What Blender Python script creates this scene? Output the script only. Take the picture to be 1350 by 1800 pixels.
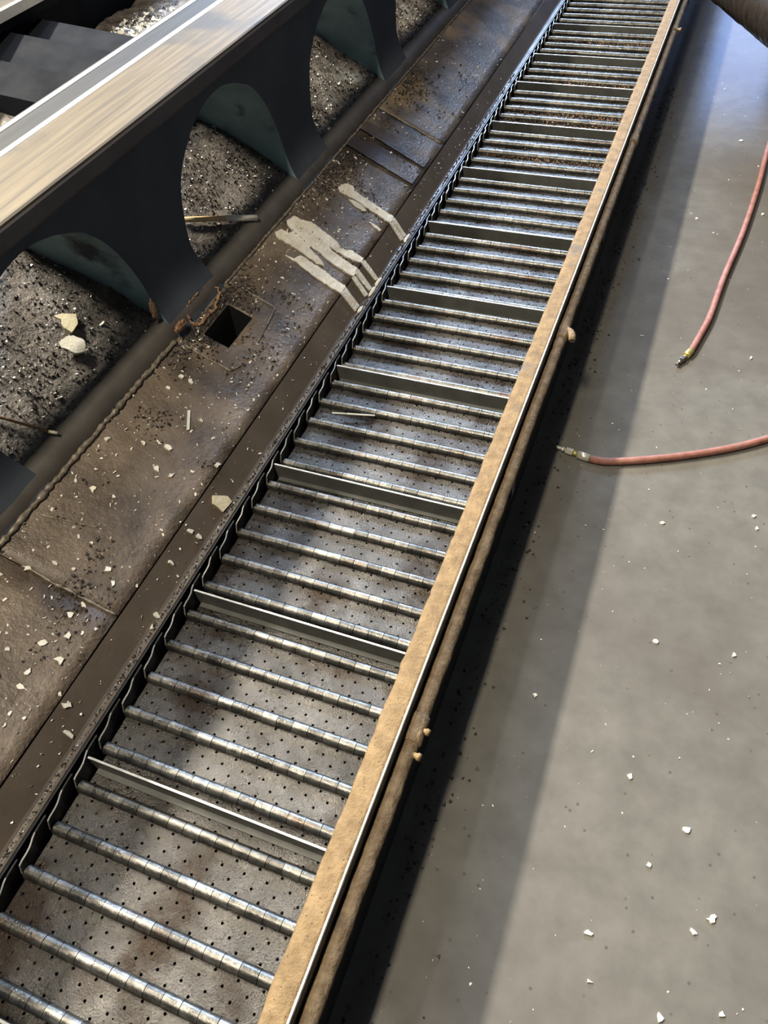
import bpy, bmesh, math, random
from mathutils import Vector, Matrix, noise
from mathutils.geometry import tessellate_polygon

random.seed(7)
scene = bpy.context.scene
for o in list(bpy.data.objects):
    bpy.data.objects.remove(o)
col = scene.collection
R = math.radians
Z0 = 0.22                       # height of the cleat tops above the shop floor

# ------------------------------------------------------------------ camera
def setup_camera():
    yaw, pitch, roll = -0.45070979, 0.86767376, -0.11179957
    loc = Vector((0.64957783, -0.23409489, 1.07200898 + Z0))
    f = Vector((math.sin(yaw) * math.cos(pitch), math.cos(yaw) * math.cos(pitch), -math.sin(pitch)))
    r = Vector((math.cos(yaw), -math.sin(yaw), 0))
    u = r.cross(f)
    cr, sr = math.cos(roll), math.sin(roll)
    r2, u2 = r * cr + u * sr, u * cr - r * sr
    cd = bpy.data.cameras.new('camera')
    cd.sensor_fit = 'HORIZONTAL'; cd.sensor_width = 36; cd.lens = 36 * 1330 / 1350
    cd.clip_start = 0.02; cd.clip_end = 200
    co = bpy.data.objects.new('camera', cd); col.objects.link(co)
    m = Matrix((r2, u2, -f)).transposed().to_4x4(); m.translation = loc
    co.matrix_world = m
    scene.camera = co
setup_camera()

# ------------------------------------------------------------------ light
w = bpy.data.worlds.new('shop_air'); scene.world = w; w.use_nodes = True
w.node_tree.nodes['Background'].inputs[0].default_value = (0.78, 0.88, 1.0, 1)
w.node_tree.nodes['Background'].inputs[1].default_value = 0.095

def area(name, loc, target, sx, sy, power, color, spread=180):
    l = bpy.data.lights.new(name, 'AREA'); l.shape = 'RECTANGLE'; l.size = sx; l.size_y = sy
    l.energy = power; l.color = color; l.spread = R(spread)
    o = bpy.data.objects.new(name, l); col.objects.link(o); o.location = loc
    d = (Vector(target) - Vector(loc)).normalized()
    if abs(d.z) > 0.9 or name.startswith('strip'):
        # keep the long side along y
        zax = -d; yax = Vector((0, 1, 0)); yax = (yax - zax * yax.dot(zax)).normalized(); xax = yax.cross(zax)
        o.rotation_euler = Matrix((xax, yax, zax)).transposed().to_euler()
    else:
        o.rotation_euler = d.to_track_quat('-Z', 'Y').to_euler()
    return o
# ceiling strip lights: a row over the far side of the lathe, one lower fixture nearly overhead, one farther down the bay
area('strip_light_row_far', (-3.5, 1.7, 5.0), (-2.3, 1.6, 0), 0.24, 3.2, 1020, (1.0, 0.93, 0.80))
area('strip_light_overhead', (-0.12, -0.7, 3.7), (-0.12, -0.5, 0), 0.18, 0.9, 125, (1.0, 0.90, 0.74))
area('strip_light_down_bay', (-2.2, 4.2, 6.2), (-1.5, 3.4, 0), 0.22, 2.6, 150, (1.0, 0.95, 0.86))
# daylight: the tall doorway at the end of the bay and the high windows left of it
area('doorway_daylight', (0.88, 11.0, 1.62), (0.6, 0, 0.6), 0.78, 3.2, 27, (0.30, 0.48, 1.0))
area('high_window_daylight', (-2.7, 11.0, 5.4), (0.1, 1.5, 0.2), 3.4, 1.8, 2100, (0.50, 0.68, 1.0))

scene.view_settings.view_transform = 'Standard'
scene.view_settings.look = 'None'
scene.view_settings.exposure = 0.1
scene.view_settings.gamma = 1.0
scene.view_settings.use_curve_mapping = False

# ------------------------------------------------------------------ materials
def mat(name, c1, c2, scale=8, rough=0.5, rough2=None, metal=0.0, bump=0.0, bscale=80, c3=None, s3=3.0, t3=0.55,
        stretch=None, detail=6, spec=0.5, rnd=0.0, bdist=0.004, speck=None, speck_scale=220, speck_t=0.2, coat=0.0, w3=0.12, far3=0.0):
    """noise of two colours, optional large stains (c3) with an outline of their own, fine relief"""
    m = bpy.data.materials.new(name); m.use_nodes = True
    nt = m.node_tree; N = nt.nodes; L = nt.links
    b = N['Principled BSDF']
    b.inputs['Metallic'].default_value = metal
    b.inputs['Specular IOR Level'].default_value = spec
    if coat: b.inputs['Coat Weight'].default_value = coat; b.inputs['Coat Roughness'].default_value = 0.2
    g = N.new('ShaderNodeNewGeometry')
    vec = g.outputs['Position']
    if stretch:
        mp = N.new('ShaderNodeMapping'); mp.inputs['Scale'].default_value = stretch
        L.new(vec, mp.inputs['Vector']); vec = mp.outputs['Vector']
    def nz(sc, det=detail, v=vec):
        n = N.new('ShaderNodeTexNoise'); n.inputs['Scale'].default_value = sc; n.inputs['Detail'].default_value = det
        n.inputs['Roughness'].default_value = 0.6
        L.new(v, n.inputs['Vector']); return n.outputs['Fac']
    def ramp(fac, a, bb):
        r = N.new('ShaderNodeMapRange'); r.inputs['From Min'].default_value = a; r.inputs['From Max'].default_value = bb
        L.new(fac, r.inputs['Value']); return r.outputs['Result']
    def mix(fac, a, bb):
        x = N.new('ShaderNodeMix'); x.data_type = 'RGBA'
        if isinstance(fac, float): x.inputs[0].default_value = fac
        else: L.new(fac, x.inputs[0])
        for i, c in ((6, a), (7, bb)):
            if isinstance(c, tuple): x.inputs[i].default_value = (*c, 1)
            else: L.new(c, x.inputs[i])
        return x.outputs[2]
    f1 = ramp(nz(scale), 0.32, 0.68)
    c = mix(f1, c1, c2)
    if c3:
        n3 = nz(s3, 5, g.outputs['Position'])
        if far3:      # oil stains thicken down the bay, also painting in the light's falloff
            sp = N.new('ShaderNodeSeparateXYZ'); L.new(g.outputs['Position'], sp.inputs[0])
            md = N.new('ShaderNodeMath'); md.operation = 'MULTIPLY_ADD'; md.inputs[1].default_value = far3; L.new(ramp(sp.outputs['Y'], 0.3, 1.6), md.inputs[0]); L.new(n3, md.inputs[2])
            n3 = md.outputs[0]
        f3 = ramp(n3, t3, t3 + w3)
        c = mix(f3, c, c3)
    if speck:
        v = N.new('ShaderNodeTexVoronoi'); v.inputs['Scale'].default_value = speck_scale
        L.new(g.outputs['Position'], v.inputs['Vector'])
        fs = ramp(v.outputs['Distance'], speck_t, speck_t * 0.5)
        c = mix(fs, c, speck)
    if rnd:
        oi = N.new('ShaderNodeObjectInfo')
        h = N.new('ShaderNodeHueSaturation')
        rr = N.new('ShaderNodeMapRange'); rr.inputs['To Min'].default_value = 1 - rnd; rr.inputs['To Max'].default_value = 1 + rnd
        L.new(oi.outputs['Random'], rr.inputs['Value']); L.new(rr.outputs['Result'], h.inputs['Value'])
        L.new(c, h.inputs['Color']); c = h.outputs['Color']
    L.new(c, b.inputs['Base Color'])
    if rough2 is None: b.inputs['Roughness'].default_value = rough
    else:
        r = N.new('ShaderNodeMapRange'); r.inputs['From Min'].default_value = 0.35; r.inputs['From Max'].default_value = 0.65
        r.inputs['To Min'].default_value = rough; r.inputs['To Max'].default_value = rough2
        L.new(nz(scale * 1.7), r.inputs['Value']); L.new(r.outputs['Result'], b.inputs['Roughness'])
    if bump:
        bp = N.new('ShaderNodeBump'); bp.inputs['Strength'].default_value = bump; bp.inputs['Distance'].default_value = bdist
        L.new(nz(bscale, 4, g.outputs['Position']), bp.inputs['Height']); L.new(bp.outputs['Normal'], b.inputs['Normal'])
    return m

M = {}
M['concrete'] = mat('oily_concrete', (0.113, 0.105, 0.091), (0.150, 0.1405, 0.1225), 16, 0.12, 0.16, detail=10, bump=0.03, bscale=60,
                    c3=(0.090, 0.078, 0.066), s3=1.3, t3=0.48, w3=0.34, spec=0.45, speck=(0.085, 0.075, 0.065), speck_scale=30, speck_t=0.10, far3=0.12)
M['plate'] = mat('oily_perforated_steel', (0.042, 0.039, 0.035), (0.098, 0.092, 0.084), 12, 0.2, 0.42, metal=0.9, bump=1.0, bscale=330, bdist=0.0017,
                 c3=(0.030, 0.023, 0.0175), s3=8, t3=0.48, w3=0.14)
M['knuckle'] = mat('worn_hinge_steel', (0.075, 0.071, 0.062), (0.185, 0.175, 0.152), 50, 0.25, 0.45, metal=0.88, bump=0.5, bscale=240, bdist=0.001,
                   c3=(0.10, 0.07, 0.052), s3=14, t3=0.58, rnd=0.4)
M['cleat'] = mat('grey_green_cleat_steel', (0.070, 0.071, 0.062), (0.10, 0.10, 0.087), 30, 0.42, 0.6, metal=0.1, bump=0.08, bscale=160)
M['bare_edge'] = mat('worn_bare_steel', (0.34, 0.33, 0.29), (0.60, 0.58, 0.52), 60, 0.3, 0.5, metal=0.35)
M['wing_edge'] = mat('dull_worn_wing_edge', (0.10, 0.098, 0.09), (0.42, 0.41, 0.37), 9, 0.3, 0.5, metal=0.4)
M['black_steel'] = mat('black_oily_steel', (0.012, 0.012, 0.012), (0.03, 0.028, 0.026), 30, 0.3, 0.5, metal=0.2, bump=0.05, bscale=120)
M['tray'] = mat('black_hole_shade', (0.006, 0.006, 0.006), (0.012, 0.011, 0.01), 20, 0.6)  # near-black colour stands for the shade seen through the holes
M['sludge'] = mat('dried_brown_sludge', (0.155, 0.097, 0.042), (0.27, 0.18, 0.083), 45, 0.75, 0.9, bump=0.7, bscale=170,
                  c3=(0.13, 0.11, 0.085), s3=11, t3=0.63, speck=(0.06, 0.036, 0.02), speck_scale=120, speck_t=0.16)
M['sludge_pipe'] = mat('sludge_coated_pipe', (0.15, 0.095, 0.048), (0.29, 0.21, 0.12), 60, 0.7, 0.9, bump=1.0, bscale=130,
                       c3=(0.11, 0.09, 0.07), s3=16, t3=0.60)
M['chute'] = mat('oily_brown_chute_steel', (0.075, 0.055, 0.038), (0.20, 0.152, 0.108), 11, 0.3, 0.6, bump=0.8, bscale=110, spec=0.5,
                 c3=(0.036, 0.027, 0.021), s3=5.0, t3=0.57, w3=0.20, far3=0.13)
M['chute_dusty'] = mat('dusty_tan_chute_steel', (0.055, 0.045, 0.036), (0.13, 0.10, 0.07), 11, 0.36, 0.6, bump=0.8, bscale=110, spec=0.5,
                 c3=(0.34, 0.24, 0.13), s3=4.2, t3=0.50, w3=0.22)
M['lip'] = mat('oily_brown_lip_steel', (0.068, 0.051, 0.036), (0.105, 0.081, 0.057), 7, 0.34, 0.5, bump=0.15, bscale=200, spec=0.5)
M['casting'] = mat('dark_navy_casting_paint', (0.056, 0.066, 0.080), (0.078, 0.090, 0.106), 6, 0.65, 0.8, bump=0.12, bscale=45, spec=0.12)
M['casting_inner'] = mat('teal_casting_paint', (0.13, 0.20, 0.22), (0.22, 0.32, 0.34), 9, 0.5, 0.65, bump=0.2, bscale=40, spec=0.3,
                         c3=(0.03, 0.04, 0.05), s3=7, t3=0.55)
M['rib'] = mat('dark_casting_copy', (0.006, 0.007, 0.010), (0.011, 0.013, 0.017), 6, 0.7, 0.85, bump=0.12, bscale=45, spec=0.1)  # darker copy of the casting colour, for ribs and rear beam
M['bed_floor'] = mat('grimy_casting_slope', (0.04, 0.033, 0.027), (0.17, 0.145, 0.12), 26, 0.4, 0.7, bump=0.9, bscale=120,
                     c3=(0.18, 0.185, 0.17), s3=6, t3=0.6)
M['casting_beam'] = mat('worn_beam_paint', (0.065, 0.062, 0.066), (0.095, 0.09, 0.092), 8, 0.6, 0.75, bump=0.1, bscale=60, spec=0.2)
M['bed_lip'] = mat('smooth_grimy_casting_lip', (0.06, 0.052, 0.044), (0.10, 0.088, 0.073), 14, 0.4, 0.55, bump=0.1, bscale=60)
M['way'] = mat('oily_golden_way', (0.068, 0.052, 0.032), (0.165, 0.127, 0.072), 4, 0.48, 0.62, metal=0.0, spec=0.35, bump=0.03, bscale=60, stretch=(22, 0.7, 1), detail=8,
               c3=(0.055, 0.05, 0.043), s3=4, t3=0.50)
M['way_grey'] = mat('dull_grey_way', (0.018, 0.0175, 0.017), (0.030, 0.029, 0.027), 5, 0.5, 0.6, metal=0.1, stretch=(10, 1, 1))
M['way_edge'] = mat('way_edge_glint', (0.50, 0.49, 0.46), (0.62, 0.61, 0.58), 20, 0.4, 0.5, metal=0.1)  # bare steel edge, its glint put into the pale colour
M['weld'] = mat('grimy_weld_bead', (0.09, 0.07, 0.05), (0.34, 0.29, 0.22), 90, 0.35, 0.55, metal=0.3, bump=0.6, bscale=120)
M['paint'] = mat('dried_cream_paint', (0.60, 0.53, 0.40), (0.86, 0.82, 0.72), 28, 0.6, bump=1.0, bscale=150)
M['flake'] = mat('cream_white_flake', (0.66, 0.61, 0.48), (0.82, 0.79, 0.68), 40, 0.6, bump=0.3, bscale=160, rnd=0.15)
M['flake_yellow'] = mat('yellowed_flake', (0.58, 0.50, 0.30), (0.75, 0.69, 0.50), 50, 0.6, bump=0.3, bscale=160)
M['bright_swarf'] = mat('bright_metal_swarf', (0.55, 0.53, 0.48), (0.85, 0.83, 0.78), 400, 0.35, metal=0.45)
M['dark_swarf'] = mat('dark_oily_swarf', (0.018, 0.016, 0.014), (0.10, 0.085, 0.07), 240, 0.35, 0.6, metal=0.3)
M['rust'] = mat('orange_rust', (0.17, 0.085, 0.04), (0.36, 0.21, 0.11), 90, 0.8, bump=0.8, bscale=150)
M['wood'] = mat('split_wood', (0.42, 0.28, 0.13), (0.60, 0.43, 0.22), 30, 0.7, stretch=(8, 8, 2))
M['hose'] = mat('dusty_red_rubber', (0.19, 0.07, 0.048), (0.31, 0.135, 0.10), 45, 0.6, 0.75, bump=0.15, bscale=180, c3=(0.27, 0.165, 0.125), s3=22, t3=0.60)
M['zinc'] = mat('pale_zinc_fitting', (0.56, 0.53, 0.40), (0.74, 0.71, 0.58), 60, 0.35, metal=0.5)
M['brass'] = mat('brass_fitting', (0.50, 0.40, 0.12), (0.62, 0.52, 0.20), 60, 0.35, metal=0.6)
M['dark_fitting'] = mat('oiled_steel_fitting', (0.12, 0.11, 0.09), (0.3, 0.28, 0.24), 60, 0.35, metal=0.7)
M['drum'] = mat('dark_brown_ribbed_rubber', (0.008, 0.006, 0.005), (0.024, 0.014, 0.010), 30, 0.5, 0.7, bump=0.3, bscale=60)

# ------------------------------------------------------------------ helpers
def link(name, me, m, parent=None):
    o = bpy.data.objects.new(name, me); col.objects.link(o)
    if m is not None and not me.materials: me.materials.append(M[m])
    if parent: o.parent = parent
    return o
def mesh(name, V, F, smooth=False):
    me = bpy.data.meshes.new(name); me.from_pydata([tuple(v) for v in V], [], F); me.update()
    if smooth:
        for p in me.polygons: p.use_smooth = True
    return me
def empty(name, loc, label, cat, group=None):
    o = bpy.data.objects.new(name, None); col.objects.link(o); o.location = loc; o.empty_display_size = 0.05
    tag(o, label, cat, group); return o
def tag(o, label, cat, group=None, kind=None):
    o['label'] = label; o['category'] = cat
    if group: o['group'] = group
    if kind: o['kind'] = kind
    return o
class MB:
    """mesh collector; vertices are absolute and are moved to the parent's frame when built"""
    def __init__(s): s.V = []; s.F = []; s.S = []
    def add(s, V, F, sm=False):
        n = len(s.V); s.V += [tuple(v) for v in V]; s.F += [tuple(i + n for i in f) for f in F]; s.S += [sm] * len(F)
    def box(s, x0, x1, y0, y1, z0, z1):
        V = [(x, y, z) for x in (x0, x1) for y in (y0, y1) for z in (z0, z1)]
        s.add(V, [(0, 1, 3, 2), (4, 6, 7, 5), (0, 4, 5, 1), (2, 3, 7, 6), (0, 2, 6, 4), (1, 5, 7, 3)])
    def tube(s, pts, rad, seg=12, caps=True, wob=0.0):
        pts = [Vector(p) for p in pts]; n = len(pts); rings = []
        rr = rad if isinstance(rad, (list, tuple)) else [rad] * n
        up = Vector((0, 0, 1))
        V = []
        for i, p in enumerate(pts):
            t = (pts[min(i + 1, n - 1)] - pts[max(i - 1, 0)]).normalized()
            a = t.cross(up)
            if a.length < 1e-4: a = t.cross(Vector((1, 0, 0)))
            a.normalize(); b = a.cross(t)
            for k in range(seg):
                th = 2 * math.pi * k / seg
                q = rr[i]
                if wob: q *= 1 + wob * noise.noise(Vector((p.x * 40 + math.cos(th) * 0.8, p.y * 40, p.z * 40 + math.sin(th) * 0.8)))
                V.append(p + (a * math.cos(th) + b * math.sin(th)) * q)
        F = [(i * seg + k, i * seg + (k + 1) % seg, (i + 1) * seg + (k + 1) % seg, (i + 1) * seg + k) for i in range(n - 1) for k in range(seg)]
        s.add(V, F, True)
        if caps:
            m = len(s.V) - len(V)
            s.F.append(tuple(m + k for k in reversed(range(seg)))); s.S.append(False)
            s.F.append(tuple(m + (n - 1) * seg + k for k in range(seg))); s.S.append(False)
    def prof(s, P, y0, y1, ny=1, sm=False, jit=None):
        """sweep an open (x, z) profile along y"""
        n = len(P); V = []
        for j in range(ny + 1):
            y = y0 + (y1 - y0) * j / ny
            for (x, z) in P:
                d = jit(x, y, z) if jit else 0.0
                V.append((x, y, z + d))
        F = [(j * n + i, j * n + i + 1, (j + 1) * n + i + 1, (j + 1) * n + i) for j in range(ny) for i in range(n - 1)]
        s.add(V, F, sm)
    def build(s, name, m, parent=None, org=None):
        o0 = Vector(org) if org is not None else (Vector(parent.location) if parent and parent.parent is None else Vector((0, 0, 0)))
        if parent and parent.parent is not None and org is None:
            o0 = Vector(parent.parent.location) + Vector(parent.location)
        me = mesh(name, [Vector(v) - o0 for v in s.V], s.F)
        for p, sm in zip(me.polygons, s.S): p.use_smooth = sm
        bm = bmesh.new(); bm.from_mesh(me); bmesh.ops.recalc_face_normals(bm, faces=bm.faces); bm.to_mesh(me); bm.free()
        o = link(name, me, m, parent)
        if parent is None: o.location = o0
        return o
def sub(a, n=4):
    """Catmull-Rom through points"""
    a = [Vector(p) for p in a]; out = []
    for i in range(len(a) - 1):
        p0, p1, p2, p3 = a[max(i - 1, 0)], a[i], a[i + 1], a[min(i + 2, len(a) - 1)]
        for k in range(n):
            t = k / n
            out.append(0.5 * ((2 * p1) + (-p0 + p2) * t + (2 * p0 - 5 * p1 + 4 * p2 - p3) * t * t + (-p0 + 3 * p1 - 3 * p2 + p3) * t ** 3))
    out.append(a[-1]); return out

# surfaces of the chute (heights above the floor)
TM, TL = 0.466, 0.047 / 0.038
def z_main(x): return Z0 + 0.047 + (-0.068 - x) * TM
def z_lip(x): return Z0 + (-0.03 - x) * TL
def z_bed(x):
    if x < -0.60: return Z0 + 0.195 + 0.28 * 0.63 + (-0.60 - x) * 0.08
    return Z0 + 0.195 + (-0.32 - x) * 0.63
N_MAIN = Vector((TM, 0, 1)).normalized(); N_LIP = Vector((TL, 0, 1)).normalized(); N_BED = Vector((0.63, 0, 1)).normalized()
Y0, Y1 = -0.9, 4.9            # run of the machine that is built

# ------------------------------------------------------------------ traced outlines, world metres
SPILL_A = [(-.2149,1.496),(-.2089,1.5238),(-.1877,1.5312),(-.18,1.5159),(-.1529,1.5128),(-.1214,1.5114),(-.0914,1.505),(-.0669,1.5042),(-.067,1.476),(-.0801,1.4745),(-.1025,1.4793),(-.123,1.4795),(-.1412,1.4823),(-.1603,1.4875),(-.1799,1.4853),(-.193,1.4839),(-.2069,1.4847)]
SPILL_A2 = [(-.1774,1.4747),(-.1674,1.4794),(-.1469,1.4793),(-.1273,1.4682),(-.1356,1.4589),(-.1578,1.4636)]
SPILL_B = [(-.256,1.278),(-.2515,1.3076),(-.2343,1.3049),(-.2141,1.3179),(-.1898,1.3137),(-.1677,1.3072),(-.1443,1.3051),(-.1338,1.2953),(-.1158,1.2905),(-.1005,1.3007),(-.07,1.2972),(-.0687,1.2811),(-.0829,1.2723),(-.1076,1.2699),(-.1339,1.2716),(-.1509,1.2743),(-.1367,1.2629),(-.1089,1.257),(-.0695,1.2544),(-.0661,1.2213),(-.0882,1.2213),(-.121,1.2245),(-.1494,1.2323),(-.1809,1.2397),(-.1797,1.2294),(-.1604,1.2209),(-.1411,1.2124),(-.1302,1.2011),(-.1466,1.1955),(-.1739,1.2012),(-.1935,1.2035),(-.2132,1.2057),(-.2388,1.2075),(-.2507,1.2064),(-.2599,1.2199),(-.2529,1.2392),(-.2349,1.2409),(-.232,1.2559),(-.2477,1.2628)]
SPILL_C = [(-.2109,1.1656),(-.1919,1.1713),(-.1855,1.192),(-.1629,1.19),(-.1237,1.1854),(-.0966,1.1798),(-.0675,1.1733),(-.0676,1.1465),(-.0892,1.1466),(-.1212,1.1497),(-.1549,1.1567),(-.1789,1.1625),(-.1923,1.1653)]
SPILL_D = [(-.1024,1.434),(-.0947,1.436),(-.0739,1.43),(-.0763,1.4229),(-.0925,1.4256)]
LIP_A1 = [(-.0669,1.504),(-.0328,1.4969),(-.0344,1.4847),(-.068,1.49)]
LIP_A2 = [(-.067,1.4741),(-.0657,1.4853),(-.0329,1.4774),(-.0346,1.4657)]
LIP_B1 = [(-.0686,1.2793),(-.0677,1.2953),(-.0313,1.29),(-.0339,1.2773)]
LIP_B2 = [(-.0675,1.2345),(-.0677,1.2538),(-.032,1.246),(-.0338,1.2325)]
LIP_B3 = [(-.0679,1.2153),(-.0648,1.2277),(-.0315,1.2193),(-.0335,1.2057)]
LIP_C = [(-.0672,1.1468),(-.0666,1.1732),(-.0334,1.1667),(-.0338,1.1437)]
FLAKE1 = [(-.415,.6438),(-.4069,.6594),(-.3924,.6733),(-.3798,.657),(-.3778,.632),(-.3912,.6317),(-.4026,.6429)]
FLAKE2 = [(-.3799,.597),(-.3799,.6176),(-.3726,.6288),(-.355,.6338),(-.3417,.613),(-.3513,.5967),(-.3707,.5926)]
FLAKE3 = [(-.0559,.4989),(-.0402,.5188),(-.0322,.5163),(-.0338,.4866),(-.0502,.4852)]
STRIP1 = [(-.1516,.5935),(-.1487,.5986),(-.1676,.6391),(-.1716,.6358)]
CHIPS1 = [(-.1608,.5407),(-.1524,.4881),(-.1268,.4901),(-.2176,.7026),(-.2245,.6609),(-.1978,.7016),(-.2437,.3873),(-.1804,.3945),(-.2482,.495),(-.1428,.6312),(-.2141,.3883),(-.1954,.5213),(-.0996,.2523),(-.1869,.2363),(-.1207,.2707),(-.1319,.1137),(-.1252,.0639),(-.1648,.0817),(-.1597,.2435),(-.0988,.1027),(-.2152,.2083),(-.1237,.1717),(-.1167,.1973),(-.1202,.0409),(-.1083,.1404)]
CHIPS0 = [(-.0726,.556),(-.0527,.3398),(-.0431,.4133),(-.0537,.4118),(-.0584,.0498),(-.0419,.0168),(-.0325,.2482),(-.0298,.2251)]
CHIPSF = [(.7699,2.7378),(.7804,.3285),(.8771,.2725),(.927,.1549),(.9207,.6221),(.7816,.6061),(.7732,.0121),(.9041,.1264),(.8292,.2005),(.9539,.0354),(.9394,.9437),(.9315,.977),(.7547,.9015),(.6843,2.1711),(.8716,2.2404),(.8886,1.5145),(.7611,.0739),(.5936,.4253),(.8738,.0041)]
WOOD = [(-.3837,1.0493),(-.3275,1.1302),(-.2853,1.1943)]
STICK = [(-.381,.3922),(-.3664,.3978),(-.3021,.4299),(-.2907,.4364)]
BSTRIP = [(.0432,.8198),(.0758,.8276),(.1336,.841)]
HOSE1 = [(.8624,2.6947),(.8473,2.412),(.8229,2.1117),(.79,1.8437),(.7732,1.6582),(.7542,1.55),(.7422,1.4925),(.7373,1.4743),(.7259,1.4519),(.7149,1.4276)]
HOSE2 = [(.946,1.2196),(.8643,1.1603),(.7705,1.1072),(.6759,1.0633),(.6096,1.0393),(.5724,1.0374),(.5398,1.0427),(.5275,1.0448),(.5093,1.0489),(.491,1.0532)]

# ------------------------------------------------------------------ floor
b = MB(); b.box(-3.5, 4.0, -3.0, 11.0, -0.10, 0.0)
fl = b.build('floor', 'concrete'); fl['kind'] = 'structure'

# ------------------------------------------------------------------ lathe bed
bed = empty('lathe_bed', (-0.6, 1.5, 0.0), 'dark navy lathe bed casting with arched openings and golden machined way', 'lathe bed')
ARCH = [(-0.185, 0.06), (-0.195, 0.12), (-0.212, 0.19), (-0.23, 0.255), (-0.222, 0.326), (-0.204, 0.376), (-0.167, 0.416), (-0.117, 0.449),
        (-0.06, 0.469), (0.0, 0.474), (0.05, 0.464), (0.085, 0.450), (0.125, 0.428), (0.168, 0.379), (0.200, 0.313), (0.218, 0.253), (0.228, 0.18), (0.235, 0.12), (0.24, 0.06)]
ARCH = [(p.x, p.y) for p in sub([(a, c, 0) for a, c in ARCH], 3)]
PITCH = 0.62; TOPZ = 0.505; XF, XB = -0.30, -0.56
nA = len(ARCH)
def outer(i):
    h = PITCH / 2
    k = i / (nA - 1)
    if k < 0.33: return (-h, 0.06 + (TOPZ - 0.06) * k / 0.33)
    if k > 0.67: return (h, 0.06 + (TOPZ - 0.06) * (1 - k) / 0.33)
    return (-h + PITCH * (k - 0.33) / 0.34, TOPZ)
for bay in range(-1, 6):
    yc = 1.18 + (bay - 1) * PITCH
    fr = MB(); inn = MB()
    A = [(a[0] + yc, a[1] + Z0) for a in ARCH]; O = [(q[0] + yc, q[1] + Z0) for q in map(outer, range(nA))]
    def flare(z):   # the legs spread towards the chute at their foot
        t = max(0.0, (Z0 + 0.26 - z) / 0.13); return min(0.040, 0.040 * t * t)
    def deep(z):    # thin at the crown, deep cross wall at the legs
        t = min(1.0, max(0.0, (Z0 + 0.46 - z) / 0.13)); return 0.045 + 0.215 * t * t * (3 - 2 * t)
    V = []
    for (ya, za), (yo, zo) in zip(A, O):
        V += [(XF + flare(za), ya, za), (XF + flare(zo), yo, zo)]
    fr.add(V, [(2 * i, 2 * i + 1, 2 * i + 3, 2 * i + 2) for i in range(nA - 1)], True)
    V = []
    for (ya, za), (yo, zo) in zip(A, O):
        V += [(XF - deep(za), ya, za), (XF - deep(zo), yo, zo)]
    fr.add(V, [(2 * i, 2 * i + 2, 2 * i + 3, 2 * i + 1) for i in range(nA - 1)])
    fr.build('arched_web', 'casting', bed)
    V = []; D = (0.0, 0.05, 0.2, 0.55, 1.0)
    for (ya, za) in A:
        for k, d in enumerate(D):
            V.append((XF + flare(za) * (1 - d) - d * deep(za), ya, za))
    m = len(D)
    inn.add(V, [(i * m + k, (i + 1) * m + k, (i + 1) * m + k + 1, i * m + k + 1) for i in range(nA - 1) for k in range(m - 1)], True)
    inn.build('arch_lining', 'casting_inner', bed)
# legs carry on down behind the chute
for bay in range(-1, 6):
    yc = 1.18 + (bay - 0.5) * PITCH
    l = MB(); l.box(-0.545, -0.305, yc - 0.075, yc + 0.075, 0.0, Z0 + 0.09); l.build('leg', 'casting', bed)
b = MB(); b.prof([(-0.535, Z0 + 0.498), (-0.292, Z0 + 0.498), (-0.283, Z0 + 0.500), (-0.279, Z0 + 0.506), (-0.279, Z0 + 0.530), (-0.283, Z0 + 0.536), (-0.535, Z0 + 0.530), (-0.535, Z0 + 0.498)], Y0, Y1)
b.build('front_beam', 'casting_beam', bed)
b = MB(); b.prof([(-0.281, Z0 + 0.530), (-0.281, Z0 + 0.537), (-0.284, Z0 + 0.5395), (-0.430, Z0 + 0.5395), (-0.430, Z0 + 0.528), (-0.281, Z0 + 0.530)], Y0, Y1)
b.build('flat_way', 'way', bed)
b = MB(); b.prof([(-0.430, Z0 + 0.528), (-0.430, Z0 + 0.5400), (-0.434, Z0 + 0.5415), (-0.443, Z0 + 0.5405), (-0.4455, Z0 + 0.528)], Y0, Y1)
b.build('way_edge', 'way_edge', bed)
b = MB(); b.prof([(-0.452, Z0 + 0.515), (-0.452, Z0 + 0.532), (-0.512, Z0 + 0.532), (-0.512, Z0 + 0.515)], Y0, Y1)
b.build('inner_way', 'way_grey', bed)
b = MB(); b.prof([(-0.512, Z0 + 0.515), (-0.512, Z0 + 0.533), (-0.516, Z0 + 0.5345), (-0.524, Z0 + 0.5335), (-0.527, Z0 + 0.515)], Y0, Y1)
b.build('way_edge', 'way_edge', bed)
# rear side of the bed
b = MB(); b.prof([(-0.985, Z0 + 0.30), (-0.985, Z0 + 0.50), (-0.955, Z0 + 0.50), (-0.952, Z0 + 0.535), (-1.16, Z0 + 0.535), (-1.16, 0.0)], Y0, Y1)
b.build('rear_beam', 'rib', bed)
b = MB(); b.prof([(-0.948, Z0 + 0.52), (-0.948, Z0 + 0.541), (-0.963, Z0 + 0.541), (-0.963, Z0 + 0.53)], Y0, Y1)
b.build('way_edge', 'way_edge', bed)
b = MB(); b.prof([(-0.963, Z0 + 0.53), (-0.963, Z0 + 0.540), (-1.15, Z0 + 0.540), (-1.15, Z0 + 0.53)], Y0, Y1)
b.build('rear_way', 'way', bed)
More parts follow.
